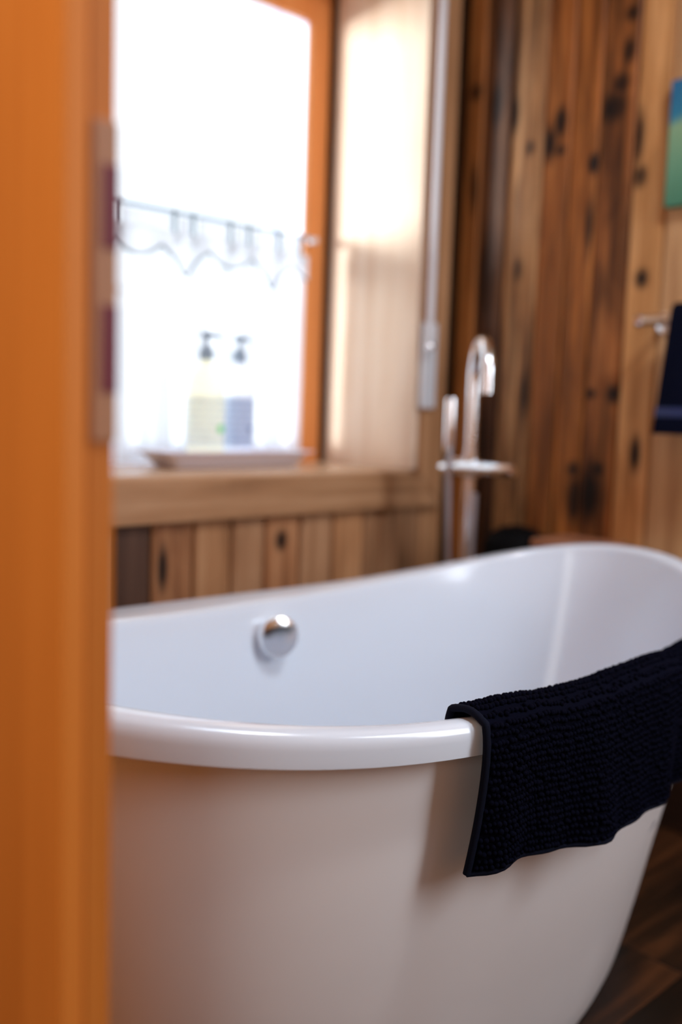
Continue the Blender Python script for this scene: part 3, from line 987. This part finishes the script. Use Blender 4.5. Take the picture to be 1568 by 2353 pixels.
ht = empty('hand_towel', (1.835, 0.75, 1.09))
tag(ht, 'navy terry towel folded over the chrome bar on the right wall', 'towel')
bm = bmesh.new()
NVt, NUt = 60, 40
g1, g2 = [], []
for i in range(NUt + 1):
    u = i / NUt
    c1, c2 = [], []
    for j in range(NVt + 1):
        s = j / NVt
        yy0 = 0.965 - 0.38 * u
        if s < 0.42:
            z = 0.87 + (1.092 - 0.87) * (s / 0.42); x = 1.8475 + 0.004; n = Vector((1, 0, 0))
        elif s < 0.5:
            a = (s - 0.42) / 0.08 * PI
            x = 1.835 + 0.0165 * math.cos(a); z = 1.092 + 0.012 * math.sin(a); n = Vector((math.cos(a), 0, math.sin(a)))
        else:
            k = (s - 0.5) / 0.5
            z = 1.092 - 0.245 * k; x = 1.8185 - 0.004 * k - 0.006 * k * math.sin(u * 11 + 0.6); n = Vector((-1, 0, 0))
            yy0 = yy0 + 0.020 * k * (1 - u) - 0.01 * k * u
        p = Vector((x, yy0, z))
        c1.append(bm.verts.new(p)); c2.append(bm.verts.new(p + n * 0.007))
    g1.append(c1); g2.append(c2)
for i in range(NUt):
    for j in range(NVt):
        bm.faces.new((g1[i][j], g1[i + 1][j], g1[i + 1][j + 1], g1[i][j + 1]))
        bm.faces.new((g2[i][j], g2[i][j + 1], g2[i + 1][j + 1], g2[i + 1][j]))
    for j in (0, NVt): bm.faces.new((g1[i][j], g2[i][j], g2[i + 1][j], g1[i + 1][j]))
for j in range(NVt):
    for i in (0, NUt): bm.faces.new((g1[i][j], g1[i][j + 1], g2[i][j + 1], g2[i][j]))
obj('towel_cloth', bm, M_HANDTOWEL, ht, True)
bm = bmesh.new()
gb = []
for i in range(41):
    u = i / 40
    cc = []
    for j in range(5):
        k = 0.78 + 0.08 * j / 4
        x = 1.8185 - 0.004 * k - 0.006 * k * math.sin(u * 11 + 0.6) - 0.0078
        cc.append(bm.verts.new((x, 0.965 - 0.38 * u + 0.020 * k * (1 - u) - 0.01 * k * u, 1.092 - 0.245 * k)))
    gb.append(cc)
for i in range(40):
    for j in range(4): bm.faces.new((gb[i][j], gb[i + 1][j], gb[i + 1][j + 1], gb[i][j + 1]))
obj('woven_band', bm, plain('navy_satin_band', (0.01, 0.03, 0.12), 0.5), ht, True)

# painting
m, nt, b = new_mat('sea_and_meadow_paint')
tc = nt.nodes.new('ShaderNodeTexCoord')
sp_ = nt.nodes.new('ShaderNodeSeparateXYZ')
nt.links.new(tc.outputs['Object'], sp_.inputs[0])
nz = nt.nodes.new('ShaderNodeTexNoise'); nz.inputs['Scale'].default_value = 9; nz.inputs['Detail'].default_value = 3
nt.links.new(tc.outputs['Object'], nz.inputs['Vector'])
h = math_n(nt, 'ADD', sp_.outputs[2], math_n(nt, 'MULTIPLY', sp_.outputs[1], 0.35))
h = math_n(nt, 'ADD', h, math_n(nt, 'MULTIPLY', math_n(nt, 'SUBTRACT', nz.outputs['Fac'], 0.5), 0.06))
mr = nt.nodes.new('ShaderNodeMapRange')
mr.inputs['From Min'].default_value = -0.10; mr.inputs['From Max'].default_value = 0.19
nt.links.new(h, mr.inputs['Value'])
rp = nt.nodes.new('ShaderNodeValToRGB')
e = rp.color_ramp.elements
e[0].position = 0.0; e[0].color = (0.045, 0.22, 0.13, 1)
e[1].position = 1.0; e[1].color = (0.005, 0.13, 0.34, 1)
for pos, c in ((0.30, (0.14, 0.36, 0.22, 1)), (0.62, (0.26, 0.46, 0.26, 1)), (0.70, (0.02, 0.22, 0.36, 1))):
    q = e.new(pos); q.color = c
nt.links.new(mr.outputs[0], rp.inputs[0])
nt.links.new(rp.outputs[0], b.inputs['Base Color'])
b.inputs['Roughness'].default_value = 0.6
pt = empty('painting', (R - 0.012, 0.90, 1.44))
tag(pt, 'unframed canvas painting, blue above green, on the plank wall over the towel bar', 'painting')
obj('canvas', box(R - 0.022, R, 0.74, 1.034, 1.314, 1.567, 0.002, 2), m, pt)

# ------------------------------------------------------------------ fittings on the end of the partition
sk = empty('strike_plate', (0.259, 0.4595, 0.93))
tag(sk, 'tall bronze strike plate with two dark maroon recesses, on the blurred orange door post', 'strike plate')
obj('plate', box(0.2535, 0.2684, 0.4590, 0.4612, 0.850, 1.016, 0.0006), M_BRONZE, sk)
for z0, z1 in ((0.876, 0.922), (0.951, 0.994)):
    obj('recess', box(0.2582, 0.2686, 0.4584, 0.4595, z0, z1, 0.0004), M_MAROON, sk)
hk = empty('hook', (0.2680, 0.4640, 0.932))
tag(hk, 'tiny metal hook sticking out from the edge of the orange post beside the bright window', 'hook')
obj('hook_head', lathe_bm([(0.0008, 0), (0.0022, 0.0005), (0.0024, 0.002), (0.0015, 0.0032), (0.0003, 0.0036)], (0.2680, 0.464, 0.9315), 14, axis='X'), M_BRONZE, hk, True)
obj('hook_wire', tube_bm([(0.2693, 0.464, 0.932), (0.2715, 0.463, 0.9312), (0.2730, 0.462, 0.9300), (0.2755, 0.461, 0.9303)], 0.00035, 8), M_PUMP, hk, True)
